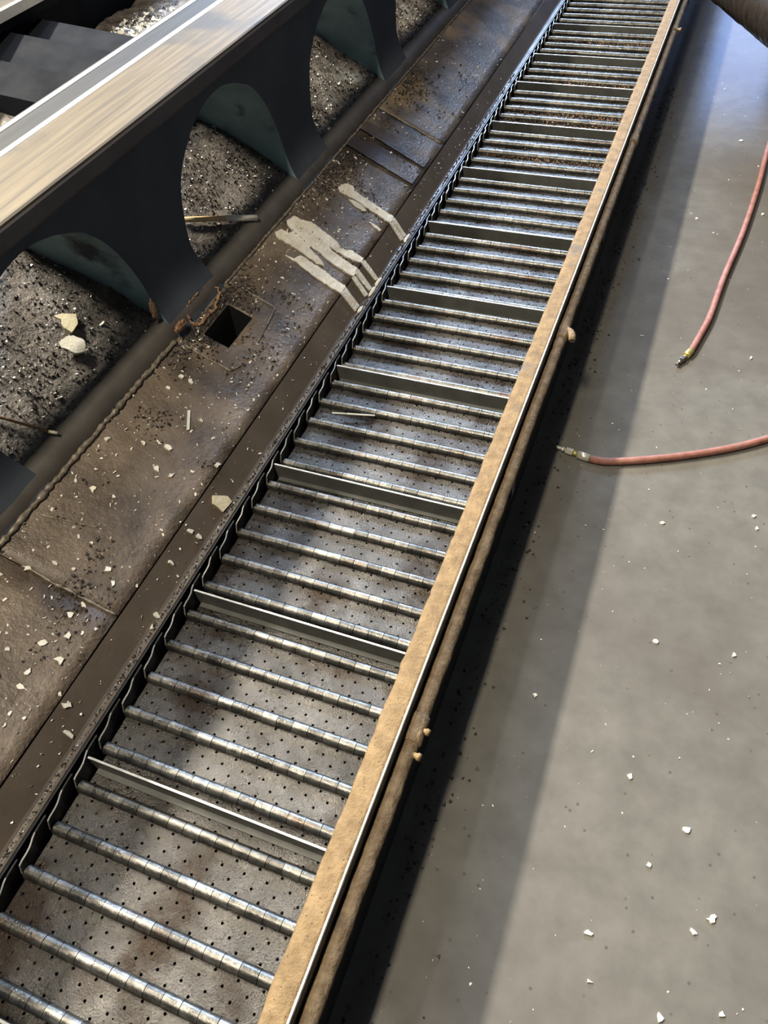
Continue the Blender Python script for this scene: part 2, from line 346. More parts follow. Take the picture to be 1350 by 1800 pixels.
# grimy slope inside the bed with its rounded front lip
b = MB(); b.prof([(-0.270, Z0 + 0.07), (-0.2705, Z0 + 0.146), (-0.273, Z0 + 0.158), (-0.278, Z0 + 0.168), (-0.286, Z0 + 0.176), (-0.296, Z0 + 0.181), (-0.308, Z0 + 0.186), (-0.32, Z0 + 0.193)], Y0, 3.6, 60, True)
b.build('rounded_lip', 'bed_lip', bed)
P = []
x = -0.306
while x > -0.99:
    P.append((x, z_bed(x))); x -= 0.0135
def jit(x, y, z):
    if x > -0.306: return 0.0
    a = min(1.0, (-0.306 - x) / 0.05)
    return a * (0.010 * noise.noise(Vector((x * 9, y * 9, 0))) + 0.006 * noise.noise(Vector((x * 34, y * 34, 3))) + 0.004 * noise.noise(Vector((x * 90, y * 90, 7))))
def bed_z(x, y): return z_bed(x) + jit(x, y, 0)
b = MB(); b.prof(P, Y0, 3.6, 330, True, jit)
b.build('grimy_slope', 'bed_floor', bed)
# stepped rib inside the bed between the ways
for (ya, yb, xa, xb, zt) in ((1.14, 1.23, -0.60, -0.975, 0.500), (1.23, 1.34, -0.575, -0.975, 0.515), (1.34, 1.46, -0.575, -0.975, 0.505)):
    r = MB()
    r.add([(xa, ya, Z0 + zt - 0.09), (xb, ya, Z0 + zt - 0.05), (xb, yb, Z0 + zt - 0.02), (xa, yb, Z0 + zt - 0.06),
           (xa, ya, Z0 + 0.25), (xb, ya, Z0 + 0.4), (xb, yb, Z0 + 0.4), (xa, yb, Z0 + 0.25)],
          [(0, 1, 2, 3), (0, 4, 5, 1), (3, 2, 6, 7), (0, 3, 7, 4), (1, 5, 6, 2)])
    r.build('rib_step', 'rib', bed)
# rusty torn bracket edges at the foot of the leg beside the hole
def rag(pts, rad, name, m, parent):
    pts = [p + Vector((random.gauss(0, 0.0012), random.gauss(0, 0.0014), random.gauss(0, 0.0008))) for p in sub(pts, 7)]
    t = MB(); t.tube(pts, [rad * random.choice((0.45, 0.7, 0.9, 1.1)) for _ in pts], 6); return t.build(name, m, parent)
rb = empty('rusty_bracket', (-0.27, 0.90, z_main(-0.27)), 'rusty torn bracket at leg foot beside the square hole', 'bracket')
z1 = lambda x, d=0.004: z_main(x) + d
rag([(-0.276, 0.842, z1(-0.276) + 0.012), (-0.262, 0.838, z1(-0.262)), (-0.252, 0.85, z1(-0.252)), (-0.253, 0.875, z1(-0.253)), (-0.250, 0.905, z1(-0.25)), (-0.258, 0.935, z1(-0.258)), (-0.262, 0.955, z1(-0.262))], 0.0045, 'torn_rim', 'rust', rb)
rag([(-0.277, 0.843, z1(-0.277) + 0.012), (-0.282, 0.862, z1(-0.28) + 0.02), (-0.281, 0.89, z1(-0.28) + 0.022), (-0.283, 0.925, z1(-0.28) + 0.02), (-0.276, 0.955, z1(-0.276) + 0.010), (-0.262, 0.956, z1(-0.262))], 0.0026, 'torn_rim', 'rust', rb)
for (x, y, dz, s) in ((-0.300, 0.772, 0.075, (0.004, 0.009, 0.022)), (-0.270, 0.800, 0.022, (0.006, 0.020, 0.010))):
    bm = bmesh.new(); bmesh.ops.create_icosphere(bm, subdivisions=3, radius=1)
    for v in bm.verts:
        k = 1 + 0.35 * noise.noise(v.co * 2.2 + Vector((x * 50, 0, 0)))
        v.co = Vector((v.co.x * s[0] * k, v.co.y * s[1] * k, v.co.z * s[2] * k))
    me = bpy.data.meshes.new('rust_patch'); bm.to_mesh(me); bm.free()
    o = link('rust_patch', me, 'rust'); o.location = (x + 0.006, y, z_main(-0.271) + dz)
    tag(o, 'orange rust scab on leg edge above the chip slope' if dz > 0.05 else 'orange rust scab at leg foot above the weld', 'rust')

# ------------------------------------------------------------------ chip chute
chute = empty('chip_chute', (-0.17, 1.5, Z0), 'oily brown steel chip chute sloping from lathe bed to conveyor', 'chute')
hx0, hx1, hy0, hy1 = -0.238, -0.184, 0.830, 0.940
def wav(x, y, z): return 0.0016 * noise.noise(Vector((x * 12, y * 7, 1))) + 0.0005 * noise.noise(Vector((x * 60, y * 60, 2)))
xs = [-0.271, -0.26, hx0, -0.21, hx1, -0.165, -0.14, -0.115, -0.09, -0.068]
def panel(y0, y1):
    b = MB(); ys = [y0]
    while ys[-1] < y1 - 0.03:
        ys.append(ys[-1] + 0.02)
    ys[-1] = y1
    for h in (hy0, hy1):
        if y0 < h < y1: ys = sorted([q for q in ys if abs(q - h) > 0.006] + [h])
    n = len(xs)
    V = [(x, y, z_main(x) + wav(x, y, 0)) for y in ys for x in xs]; F = []
    for j in range(len(ys) - 1):
        for i in range(n - 1):
            if hx0 - 1e-6 <= xs[i] and xs[i + 1] <= hx1 + 1e-6 and hy0 - 1e-6 <= ys[j] and ys[j + 1] <= hy1 + 1e-6: continue
            F.append((j * n + i, j * n + i + 1, (j + 1) * n + i + 1, (j + 1) * n + i))
    b.add(V, F, True); return b
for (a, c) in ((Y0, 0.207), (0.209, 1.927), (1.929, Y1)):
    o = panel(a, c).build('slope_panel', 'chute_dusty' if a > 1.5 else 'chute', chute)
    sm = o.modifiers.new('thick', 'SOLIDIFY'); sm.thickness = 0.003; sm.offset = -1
# black box under the square hole, shade put into its colour
b = MB()
for (x0, y0, x1, y1) in ((hx0, hy0, hx1, hy0), (hx0, hy1, hx1, hy1), (hx0, hy0, hx0, hy1), (hx1, hy0, hx1, hy1)):
    b.add([(x0, y0, z_main(x0) - 0.001), (x1, y1, z_main(x1) - 0.001), (x1, y1, z_main(x1) - 0.10), (x0, y0, z_main(x0) - 0.10)], [(0, 1, 2, 3)])
b.add([(hx0, hy0, z_main(hx0) - 0.10), (hx1, hy0, z_main(hx1) - 0.10), (hx1, hy1, z_main(hx1) - 0.10), (hx0, hy1, z_main(hx0) - 0.10)], [(0, 1, 2, 3)])
o = b.build('hole_box', 'tray', chute); o['label'] = 'square dark hole cut in the chute'
b = MB(); b.prof([(-0.0665, Z0 + 0.0445), (-0.034, Z0 + 0.0045), (-0.030, Z0 + 0.002), (-0.024, Z0 + 0.001), (-0.019, Z0 + 0.001), (-0.019, Z0 - 0.004), (-0.034, Z0 - 0.004), (-0.0665, Z0 + 0.035)], Y0, Y1, 200, False,
                 lambda x, y, z: 0.0006 * noise.noise(Vector((x * 5, y * 6, 4))))
b.build('lip_panel', 'lip', chute)
def bead(pts, rad, name='weld_bead', m='weld', parent=chute, step=0.006):
    P = []
    for i in range(len(pts) - 1):
        a, c = Vector(pts[i]), Vector(pts[i + 1]); n = max(2, int((c - a).length / step))
        P += [a.lerp(c, k / n) for k in range(n)]
    P.append(Vector(pts[-1]))
    P = [p + Vector((noise.noise(p * 30), noise.noise(p * 30 + Vector((9, 0, 0))), 0)) * 0.0025 for p in P]
    t = MB(); t.tube(P, [rad * (0.6 + 0.8 * random.random()) for _ in P], 6); return t.build(name, m, parent)
bead([(-0.268, Y0, z_main(-0.268) + 0.002), (-0.268, 0.775, z_main(-0.268) + 0.003)], 0.0052)
bead([(-0.268, 0.99, z_main(-0.268) + 0.001), (-0.268, Y1, z_main(-0.268) + 0.001)], 0.0034)
def S(x, y, d=0.001): return (x, y, z_main(x) + d)
bead([S(-0.221, 0.208), S(-0.07, 0.208)], 0.0022)
bead([S(-0.238, 1.928), S(-0.075, 1.928)], 0.0022)
bead([S(-0.255, 0.779), S(-0.219, 0.778), S(-0.155, 0.778), S(-0.1458, 0.80)], 0.0020)
bead([S(-0.146, 0.88), S(-0.150, 0.93), S(-0.159, 0.998), S(-0.19, 1.0), S(-0.2385, 1.003)], 0.0020)
bead([S(-0.255, 0.30), S(-0.17, 0.33)], 0.0012)
# raised rib plates on the far chute
for (y, a) in ((1.70, 0.0), (1.80, 0.0)):
    b = MB(); b.prof([(-0.262, z_main(-0.262) + 0.001), (-0.262, z_main(-0.262) + 0.009), (-0.075, z_main(-0.075) + 0.004), (-0.075, z_main(-0.075))], y - 0.028, y + 0.028, 1)
    b.build('stiffener_strip', 'chute', chute)

# ------------------------------------------------------------------ conveyor frame
conv = empty('chip_conveyor', (0.2, 1.5, 0.0), 'long chip conveyor frame with sludge caked side rail', 'conveyor')
b = MB(); b.prof([(-0.019, Z0 + 0.0005), (-0.0135, Z0 + 0.0045), (-0.0115, Z0 + 0.0045), (-0.0110, Z0 - 0.05), (-0.019, Z0 - 0.05), (-0.019, Z0 + 0.0005)], Y0, Y1)
b.build('side_channel', 'black_steel', conv)
b = MB(); b.box(-0.030, -0.019, Y0, Y1, 0.0, Z0 - 0.004); b.build('side_wall', 'black_steel', conv)
b = MB(); b.box(0.432, 0.438, Y0, Y1, 0.0, Z0 + 0.026); b.build('side_wall', 'black_steel', conv)
b = MB(); b.box(-0.019, 0.432, Y0, Y1, Z0 - 0.125, Z0 - 0.120); b.build('sump_tray', 'tray', conv)
# top flange: dried sludge over steel
def fj(x, y, z):
    return 0.0012 * noise.noise(Vector((x * 50, y * 30, 0))) + 0.0006 * noise.noise(Vector((x * 160, y * 120, 5)))
def flange():
    V = []; F = []
    ys = [Y0 + 0.012 * k for k in range(int((Y1 - Y0) / 0.012) + 1)]
    prof = [(0.399, 0.016), (0.3985, 0.024), (0.401, 0.0285), (0.405, 0.030), (0.412, 0.0303), (0.420, 0.0303), (0.428, 0.0303), (0.4335, 0.030), (0.434, 0.022)]
    for y in ys:
        e = 0.0022 * noise.noise(Vector((0, y * 22, 0))) + 0.0014 * noise.noise(Vector((0, y * 75, 4)))
        for i, (x, z) in enumerate(prof):
            V.append((x + (e if i < 4 else 0), y, Z0 + z + (fj(x, y, z) if 1 < i < 7 else 0)))
    n = len(prof)
    F = [(j * n + i, j * n + i + 1, (j + 1) * n + i + 1, (j + 1) * n + i) for j in range(len(ys) - 1) for i in range(n - 1)]
    b = MB(); b.add(V, F, True); return b
flange().build('side_rail', 'sludge', conv)
b = MB(); b.prof([(0.4335, Z0 + 0.014), (0.4335, Z0 + 0.0325), (0.4345, Z0 + 0.0335), (0.4365, Z0 + 0.0335), (0.4372, Z0 + 0.032), (0.4372, Z0 + 0.014)], Y0, Y1, 240, False,
                 lambda x, y, z: 0.0008 * noise.noise(Vector((0, y * 25, 2))))
b.build('rail_edge', 'bare_edge', conv)
b = MB(); b.prof([(0.4375, Z0 - 0.03), (0.4375, Z0 - 0.018), (0.452, Z0 - 0.018), (0.452, Z0 - 0.03)], Y0, Y1); b.build('drip_ledge', 'black_steel', conv)
# brackets carrying the pipe
for y in (-0.2, 0.75, 1.7, 2.65, 3.6):
    b = MB(); b.box(0.438, 0.458, y - 0.012, y + 0.012, Z0 - 0.06, Z0 - 0.016); b.build('pipe_bracket', 'black_steel', conv)

# ------------------------------------------------------------------ coolant pipe
pipe = empty('coolant_pipe', (0.4495, 1.5, Z0 - 0.005), 'thin pipe caked in brown sludge along the outer conveyor rail', 'pipe')
px, pz = 0.4498, Z0 - 0.005
ys = [Y0 + 0.008 * k for k in range(int((Y1 - Y0) / 0.008) + 1)]
b = MB(); b.tube([(px + 0.0012 * noise.noise(Vector((0, y * 5, 0))), y, pz) for y in ys], [0.0122 * (1 + 0.10 * noise.noise(Vector((3, y * 35, 0))) + 0.06 * noise.noise(Vector((5, y * 110, 0)))) for y in ys], 12, True, 0.12)
b.build('pipe_run', 'sludge_pipe', pipe)
for y in (0.205, 1.2, 2.18, 3.1):
    b = MB(); yy = [y - 0.024, y - 0.022, y - 0.012, y, y + 0.012, y + 0.022, y + 0.024]
    b.tube([(px, q, pz) for q in yy], [0.0125, 0.0148, 0.0156, 0.0152, 0.0156, 0.0148, 0.0125], 12, True, 0.10); b.build('coupling', 'sludge_pipe', pipe)
for (y, ln, r) in ((0.206, 0.022, 0.0042), (0.166, 0.022, 0.0046), (3.105, 0.026, 0.0055)):
    b = MB(); b.tube([(px, y, pz + 0.002), (px + ln - 0.006, y - 0.002, pz + 0.005), (px + ln - 0.005, y - 0.002, pz + 0.005), (px + ln, y - 0.003, pz + 0.005)], [r, r, r * 1.35, r * 1.3], 8); b.build('bolt', 'sludge', pipe)
b = MB(); b.tube(sub([(px, 1.215, pz + 0.002), (px + 0.013, 1.21, pz + 0.004), (px + 0.022, 1.20, pz + 0.003), (px + 0.026, 1.185, pz - 0.002)], 4), [0.009, 0.009, 0.0088, 0.0085, 0.0085, 0.0085, 0.0085, 0.0085, 0.0085, 0.0085, 0.0085, 0.008, 0.007], 10, True, 0.1)
b.build('outlet_stub', 'sludge_pipe', pipe)

# ------------------------------------------------------------------ hinged belt
belt = empty('hinge_belt', (0.2, 1.5, Z0 - 0.03), 'perforated steel hinge belt with upright cleats in the conveyor', 'conveyor belt')
PB = 0.3175; HP = PB / 5; YH = 0.0274; XL, XR = 0.004, 0.424; PT = Z0 - 0.0260; HZ = Z0 - 0.0232; HR = 0.0098
BO = Vector(belt.location)
def plate_mesh():
    """flat plate between two hinge lines with staggered round holes"""
    y0, y1 = -HP / 2 + 0.006, HP / 2 - 0.006
    rows, cols = 4, 24
    dy = (y1 - y0) / rows; dx = (XR - XL) / cols
    V = []; F = []
    for r in range(rows):
        for c in range(cols):
            xa, ya = XL + c * dx, y0 + r * dy
            V0 = len(V)
            V += [(xa, ya, 0), (xa + dx, ya, 0), (xa + dx, ya + dy, 0), (xa, ya + dy, 0)]
            if (c + r) % 2:
                F.append((V0, V0 + 1, V0 + 2, V0 + 3)); continue
            hr = 0.0022; cx, cy = xa + dx / 2 + random.uniform(-.0007, .0007), ya + dy / 2 + random.uniform(-.0007, .0007)
            ring = [(cx + hr * math.cos(R(225 + 45 * k)), cy + hr * math.sin(R(225 + 45 * k))) for k in range(8)]
            V += [(q[0], q[1], 0) for q in ring] + [(q[0], q[1], -0.003) for q in ring]
            o = V0 + 4
            for k in range(4):
                F += [(V0 + k, V0 + (k + 1) % 4, o + 2 * k + 1), (V0 + k, o + 2 * k + 1, o + 2 * k), (V0 + (k + 1) % 4, o + (2 * k + 2) % 8, o + 2 * k + 1)]
            for k in range(8): F.append((o + k, o + (k + 1) % 8, o + 8 + (k + 1) % 8, o + 8 + k))
    # turned up edges towards the hinges
    n = len(V)
    V += [(XL, y0, 0), (XR, y0, 0), (XR, y0 - 0.006, 0.001), (XL, y0 - 0.006, 0.001), (XL, y1, 0), (XR, y1, 0), (XR, y1 + 0.006, 0.001), (XL, y1 + 0.006, 0.001)]
    F += [(n + 3, n + 2, n + 1, n), (n + 4, n + 5, n + 6, n + 7)]
    return mesh('perforated_plate', V, F)
me_plates = [plate_mesh() for _ in range(3)]
NK = 16; KL = (XR - XL) / NK
def knuckle_mesh(rad):
    seg = 14; h = KL / 2 - 0.00045; V = []
    for x, q in ((-h, rad * 0.97), (-h, rad), (h, rad), (h, rad * 0.97)):
        V += [(x, q * math.cos(2 * math.pi * k / seg), q * math.sin(2 * math.pi * k / seg)) for k in range(seg)]
    F = [(seg + (k + 1) % seg, seg + k, 2 * seg + k, 2 * seg + (k + 1) % seg) for k in range(seg)]
    F = [tuple(f) for f in F]
    me = mesh('knuckle', V, F + [tuple(range(seg)), tuple(reversed(range(3 * seg, 4 * seg)))])
    for p in me.polygons[:seg]: p.use_smooth = True
    return me, V, F
me_k = [knuckle_mesh(HR), knuckle_mesh(HR * 0.985)]
first, last = -13, 76
n_sub = 0; far = MB()
for i in range(first, last):
    yh = YH + i * HP
    yc = yh + HP / 2
    p = bpy.data.objects.new('perforated_plate', me_plates[i % 3]); col.objects.link(p); p.parent = belt
    if not me_plates[i % 3].materials: me_plates[i % 3].materials.append(M['plate'])
    drop = 0.010 if i % 5 == 4 else 0.0      # the plates that carry a cleat sit lower
    p.location = Vector((0, yc, PT - drop)) - BO
    near = -7 <= i <= 10
    off = -0.004 if i % 2 else 0.0
    for k in range(NK):
        xc = XL + (k + 0.5) * KL + off * 0.5
        me, V, F = me_k[(k + i) % 2]
        dz = random.uniform(-.0003, .0003)
        if near and n_sub < 288:
            o = bpy.data.objects.new('hinge_knuckle', me); col.objects.link(o); o.parent = p
            if not me.materials: me.materials.append(M['knuckle'])
            o.location = Vector((xc, yh, HZ + dz)) - Vector((0, yc, PT - drop)); n_sub += 1
        else:
            far.add([(v[0] + xc, v[1] + yh, v[2] + HZ + dz) for v in V], F, True)
fk = far.build('hinge_knuckle', 'knuckle', belt); fk['kind'] = 'stuff'
# cleats
def cleat_mesh():
    b = MB(); x0, x1 = 0.0, 0.424
    b.box(x0, x1, -0.0015, 0.0015, -0.038, -0.001)
    b.box(x0 + 0.006, x1, -0.010, -0.0015, -0.0365, -0.0335)
    return mesh('cleat', b.V, b.F)
def cleat_edge():
    b = MB(); b.box(0.0, 0.424, -0.0016, 0.0016, -0.0012, 0.0006); return mesh('worn_edge', b.V, b.F)
me_c, me_ce = cleat_mesh(), cleat_edge()
CY = {9: 2.795, 10: 3.105}
for k in range(-2, 15):
    y = CY.get(k, k * PB)
    c = link('cleat', me_c, 'cleat', belt); c.location = Vector((0, y, Z0)) - BO
    c.rotation_euler = (R(random.uniform(-3, 3)), 0, 0)
    e = link('worn_edge', me_ce, 'bare_edge', c)
# overlapping side wings on the machine side
def wing():
    b = MB(); n = 12; L_ = HP + 0.012; V = []; E = []
    for j in range(n + 1):
        t = j / n; y = t * L_ - L_ / 2
        s = 1 / (1 + math.exp(-(t - 0.52) * 16)); x = 0.0 - 0.0075 * s
        top = 0.0035 - 0.020 * max(0, 1 - t / 0.12) ** 2
        for (dx, z) in ((0.0013, -0.036), (0.0013, top), (-0.0013, top), (-0.0013, -0.036)): V.append((x + dx, y, z))
        E += [(x + 0.0014, y - 0.0002, top - 0.0006), (x + 0.0012, y - 0.0002, top + 0.0004), (x - 0.0012, y, top + 0.0004)]
    F = [(j * 4 + i, j * 4 + i + 1, j * 4 + 5 + i, j * 4 + 4 + i) for j in range(n) for i in range(3)] + [(0, 1, 2, 3), (n * 4 + 3, n * 4 + 2, n * 4 + 1, n * 4)]
    FE = [(j * 3 + i, j * 3 + i + 1, j * 3 + 4 + i, j * 3 + 3 + i) for j in range(8) for i in range(2)]
    return mesh('side_wing', V, F), mesh('worn_edge', E, FE)
me_w, me_we = wing()
for i in range(first, last - 1):
    y = YH + (i + 0.5) * HP
    o = link('side_wing', me_w, 'black_steel', belt); o.location = Vector((0.0005, y, Z0 - 0.001)) - BO
    e = link('worn_edge', me_we, 'wing_edge', o)

# ------------------------------------------------------------------ dried paint runs
def slab(poly, zf, nrm, th, rough=0.0):
    """outline on a slope -> thin solid lying on it"""
    P = [Vector((x, y, zf(x))) for x, y in poly]
    tris = tessellate_polygon([P])
    n = len(P); V = [p - nrm * 0.002 for p in P] + [p + nrm * (th + rough * random.uniform(-.5, .5)) for p in P]
    F = [tuple(n + i for i in t) for t in tris] + [(i, (i + 1) % n, n + (i + 1) % n, n + i) for i in range(n)]
    return V, F
def ragged(poly, amp=0.0016, step=0.006):
    out = []
    for i, a in enumerate(poly):
        c = poly[(i + 1) % len(poly)]; d = math.hypot(c[0] - a[0], c[1] - a[1]); n = max(1, int(d / step))
        for k in range(n):
            t = k / n
            out.append((a[0] + (c[0] - a[0]) * t + random.uniform(-amp, amp) * 0.6, a[1] + (c[1] - a[1]) * t + random.uniform(-amp, amp)))
    return out
def blob(x, y, z, sx, sy, sz, name, m, parent, seed=0):
    bm = bmesh.new(); bmesh.ops.create_icosphere(bm, subdivisions=2, radius=1)
    for v in bm.verts:
        k = 1 + 0.3 * noise.noise(v.co * 1.7 + Vector((seed * 3.1, 0, 0))); v.co = Vector((v.co.x * sx * k, v.co.y * sy * k, v.co.z * sz * k))
    me = bpy.data.meshes.new(name); bm.to_mesh(me); bm.free()
    for p in me.polygons: p.use_smooth = True
    o = link(name, me, m, parent); o.location = Vector((x, y, z)) - (Vector(parent.location) if parent else Vector())
    return o
def paint(name, label, mains, lips, blobs_):
    e = empty(name, (-0.15, sum(p[1] for p in mains[0]) / len(mains[0]), z_main(-0.15)), label, 'paint')
    for p in mains:
        b = MB(); b.add(*slab(ragged(p), z_main, N_MAIN, 0.0030, 0.0012)); b.build('paint_patch', 'paint', e)
    for p in lips:
        b = MB(); b.add(*slab(ragged(p, 0.0006), lambda x: z_lip(x) + 0.0012, N_LIP, 0.0022)); b.build('paint_drip', 'paint', e)
    for k, (x, y, sy) in enumerate(blobs_):
        blob(x, y, Z0 + 0.003, 0.0055, sy * 1.15, 0.0032, 'paint_lump', 'paint', e, k)
paint('paint_run', 'single cream paint run with two drips, farther of the two dried spills', [SPILL_A, SPILL_A2, SPILL_D], [LIP_A1, LIP_A2], [(-0.0265, 1.486, 0.018)])
paint('paint_run', 'wide cream paint spill with four drips on the chute, nearer of two spills', [SPILL_B, SPILL_C], [LIP_B1, LIP_B2, LIP_B3, LIP_C], [(-0.0265, 1.278, 0.018), (-0.0265, 1.235, 0.020), (-0.0265, 1.158, 0.014)])

# ------------------------------------------------------------------ single flakes and sticks
def flake_obj(name, poly, zf, nrm, th, m, label, cat, group=None, lift=0.002):
    cx = sum(p[0] for p in poly) / len(poly); cy = sum(p[1] for p in poly) / len(poly)
    V, F = slab(poly, lambda x: zf(x) + lift, nrm, th)
    b = MB(); b.add(V, F); o = b.build(name, m, None, (cx, cy, zf(cx)))
    return tag(o, label, cat, group)
flake_obj('paint_flake', ragged(FLAKE1, 0.0015), lambda x: z_bed(x) + 0.011, N_BED, 0.002, 'flake_yellow', 'yellowish torn flake on dark chips inside the near arch', 'flake')
flake_obj('paint_flake', ragged(FLAKE2, 0.0015), lambda x: z_bed(x) + 0.011, N_BED, 0.002, 'flake', 'large white torn flake on dark chips, below the yellowish one', 'flake')
flake_obj('paint_flake', ragged(FLAKE3, 0.0012), lambda x: z_lip(x) + 0.001, N_LIP, 0.002, 'flake_yellow', 'broad cream flake stuck to chute lip above the belt edge', 'flake')
flake_obj('metal_strip', STRIP1, z_main, N_MAIN, 0.002, 'flake', 'upright narrow white strip lying on the brown chute', 'strip')
def rnd_poly(x, y, s, asp=1.0):
    a0 = random.random() * 6.28; out = []
    n = random.randint(6, 9); rot = random.random() * 3.14
    for k in range(n):
        a = 2 * math.pi * k / n; q = s * random.choice((0.4, 0.7, 0.9, 1.25))
        u, v = q * math.cos(a), q * math.sin(a) * asp
        out.append((x + u * math.cos(rot) - v * math.sin(rot), y + u * math.sin(rot) + v * math.cos(rot)))
    return out
for (x, y) in CHIPS1:
    flake_obj('metal_flake', rnd_poly(x, y, random.uniform(0.0045, 0.0075), random.uniform(0.6, 1)), z_main, N_MAIN, 0.0018, 'flake',
              'white flake scattered on the brown slope of the chute', 'flake', 'white flakes on the chute slope')
for (x, y) in CHIPS0:
    flake_obj('metal_flake', rnd_poly(x, y, random.uniform(0.004, 0.006), random.uniform(0.6, 1)), z_lip, N_LIP, 0.003, 'flake',
              'white flake on the narrow chute lip beside the belt', 'flake', 'white flakes on the chute lip')
for k, (x, y) in enumerate(CHIPSF):
    if k in (3, 12):
        flake_obj('paint_flake', rnd_poly(x, y, 0.007, 0.7), lambda q: 0.0, Vector((0, 0, 1)), 0.0015, 'flake_yellow',
                  'yellowish flake alone on the near right floor' if k == 3 else 'yellowish flake on the floor just below the nearer hose', 'flake', None, 0.0018)
        continue
    flake_obj('metal_flake', rnd_poly(x, y, random.uniform(0.004, 0.0075), random.uniform(0.6, 1)), lambda q: 0.0, Vector((0, 0, 1)), 0.0015, 'flake',
              'white flake lying on the grey concrete floor', 'flake', 'white flakes on the floor', 0.0018)
def stick(name, pts, half, th, m, label, cat, tip=None):
    e = empty(name, pts[0], label, cat)
    b = MB(); b.tube(pts[:2] if tip else pts, [half] * len(pts[:2] if tip else pts), 6); b.build('shaft', m, e)
    if tip:
        b = MB(); b.tube(pts[1:], [half * 1.15] * len(pts[1:]), 6); b.build('pale_end', tip, e)
    return e
def on_bed(x, y, d=0.012): return (x, y, bed_z(x, y) + d)
stick('wood_splinter', [on_bed(*WOOD[0]), on_bed(*WOOD[1]), on_bed(*WOOD[2])], 0.0060, 0, 'wood', 'split wood sliver with white end on chips inside the middle arch', 'stick', 'flake')
stick('thin_stick', [on_bed(STICK[0][0] - 0.05, STICK[0][1] - 0.02, 0.02), on_bed(*STICK[2], 0.012), on_bed(*STICK[3], 0.012)], 0.0026, 0, 'rust', 'thin brown stick with pale tip on the dark chips at left', 'stick', 'flake_yellow')
stick('metal_sliver', [(BSTRIP[0][0], BSTRIP[0][1], PT + 0.011), (BSTRIP[1][0], BSTRIP[1][1], PT + 0.010), (BSTRIP[2][0], BSTRIP[2][1], PT + 0.008)], 0.0016, 0, 'flake', 'thin white sliver lying across the belt plates', 'sliver', 'flake')

# ------------------------------------------------------------------ swarf nobody could count
def chips(name, n, gen, size, m, label, cat, thick=False):
    b = MB()
    for _ in range(n):
        g = gen()
        if g is None: continue
        x, y, z, nrm = g
        s = size * (0.35 + 1.3 * random.random() ** 2.2)
        q = Matrix.Rotation(random.random() * 6.28, 3, 'Z') @ Matrix.Rotation(random.gauss(0, 0.6), 3, 'X') @ Matrix.Rotation(random.gauss(0, 0.5), 3, 'Y')
        c = Vector((x, y, z)) + nrm * s * 0.25
        if thick:
            P = [(-1, -.6, -.5), (1, -.5, -.4), (0.1, .9, -.5), (random.uniform(-.3, .3), 0, .8)]
            b.add([c + q @ (Vector(p) * s * 0.55) for p in P], [(0, 1, 3), (1, 2, 3), (2, 0, 3), (0, 2, 1)])
        else:
            w_ = random.uniform(0.3, 0.8); k = random.uniform(-.3, .3)
            P = [(-1, -w_, 0), (0, -w_ * 0.8, k), (1, -w_ * 0.5, 0), (0.9, w_ * 0.6, 0.05), (0, w_, k), (-.8, w_ * 0.7, 0)]
            b.add([c + q @ (Vector(p) * s * 0.5) for p in P], [(0, 1, 4, 5), (1, 2, 3, 4)])
    me = mesh(name, b.V, b.F); o = link(name, me, m)
    return tag(o, label, cat, None, 'stuff')
def cl(x, y, f=14, s=0): return 0.5 + 0.5 * noise.noise(Vector((x * f, y * f, s)))
def g_bed(lo=0.35, sd=1.0):
    def f():
        x = -0.304 - 0.634 * random.random() ** 1.15; y = random.uniform(-0.3, 2.75)
        if 1.10 < y < 1.48 and x < -0.57: return None
        if cl(x, y, 11, sd) < lo * random.uniform(0.5, 1.4): return None
        return x, y, bed_z(x, y), N_BED
    return f
chips('dark_swarf', 34000, g_bed(0.40, 1.0), 0.0046, 'dark_swarf', 'heap of dark oily metal chips inside the lathe bed', 'metal chips', True)
chips('bright_swarf', 22000, g_bed(0.48, 5.0), 0.0042, 'bright_swarf', 'bright silvery metal chips lying over the dark heap', 'metal chips')
chips('pale_flecks', 700, g_bed(0.45, 8.0), 0.0085, 'flake', 'pale flakes strewn over the dark chips inside the bed', 'metal chips')
def g_back():
    y = random.choice((random.gauss(1.66, 0.08), random.gauss(1.02, 0.05))); x = random.uniform(-0.93, -0.60)
    return x, y, bed_z(x, y) + 0.002, N_BED
chips('pale_swarf', 2200, g_back, 0.011, 'flake', 'pale coarse flakes heaped between the two bed ways', 'metal chips')
def g_main():
    x = -0.268 + 0.198 * random.random() ** 1.3; y = random.uniform(-0.5, 2.6)
    if y > 1.7 and random.random() < 0.6: return None
    if hx0 - .004 < x < hx1 + .004 and hy0 - .004 < y < hy1 + .004: return None
    return x, y, z_main(x), N_MAIN
chips('chute_flecks', 2600, g_main, 0.0050, 'flake', 'tiny white flecks sprinkled over the brown chute', 'metal chips')
def g_main_d():
    if random.random() < 0.22:      # thick crumbs round the feet of the legs
        k = random.choice((0, 0, 0, 1, 2)); x = -0.262 + abs(random.gauss(0, 0.032)); y = 0.90 + 0.62 * k + random.gauss(0, 0.075)
        if (hx0 - .003 < x < hx1 + .003 and hy0 - .003 < y < hy1 + .003) or x > -0.07: return None
        return x, y, z_main(x), N_MAIN
    g = g_main()
    if g is None or cl(g[0], g[1], 12, 9) < 0.55 + 0.15 * random.random(): return None
    return g
chips('chute_crumbs', 16000, g_main_d, 0.0050, 'dark_swarf', 'dark oily crumbs clustered on the brown chute', 'metal chips', True)
def g_lip():
    x = random.uniform(-0.064, -0.034); return x, random.uniform(-0.5, 2.6), z_lip(x) + 0.001, N_LIP
chips('lip_flecks', 260, g_lip, 0.0036, 'flake', 'tiny white flecks on the narrow chute lip', 'metal chips')
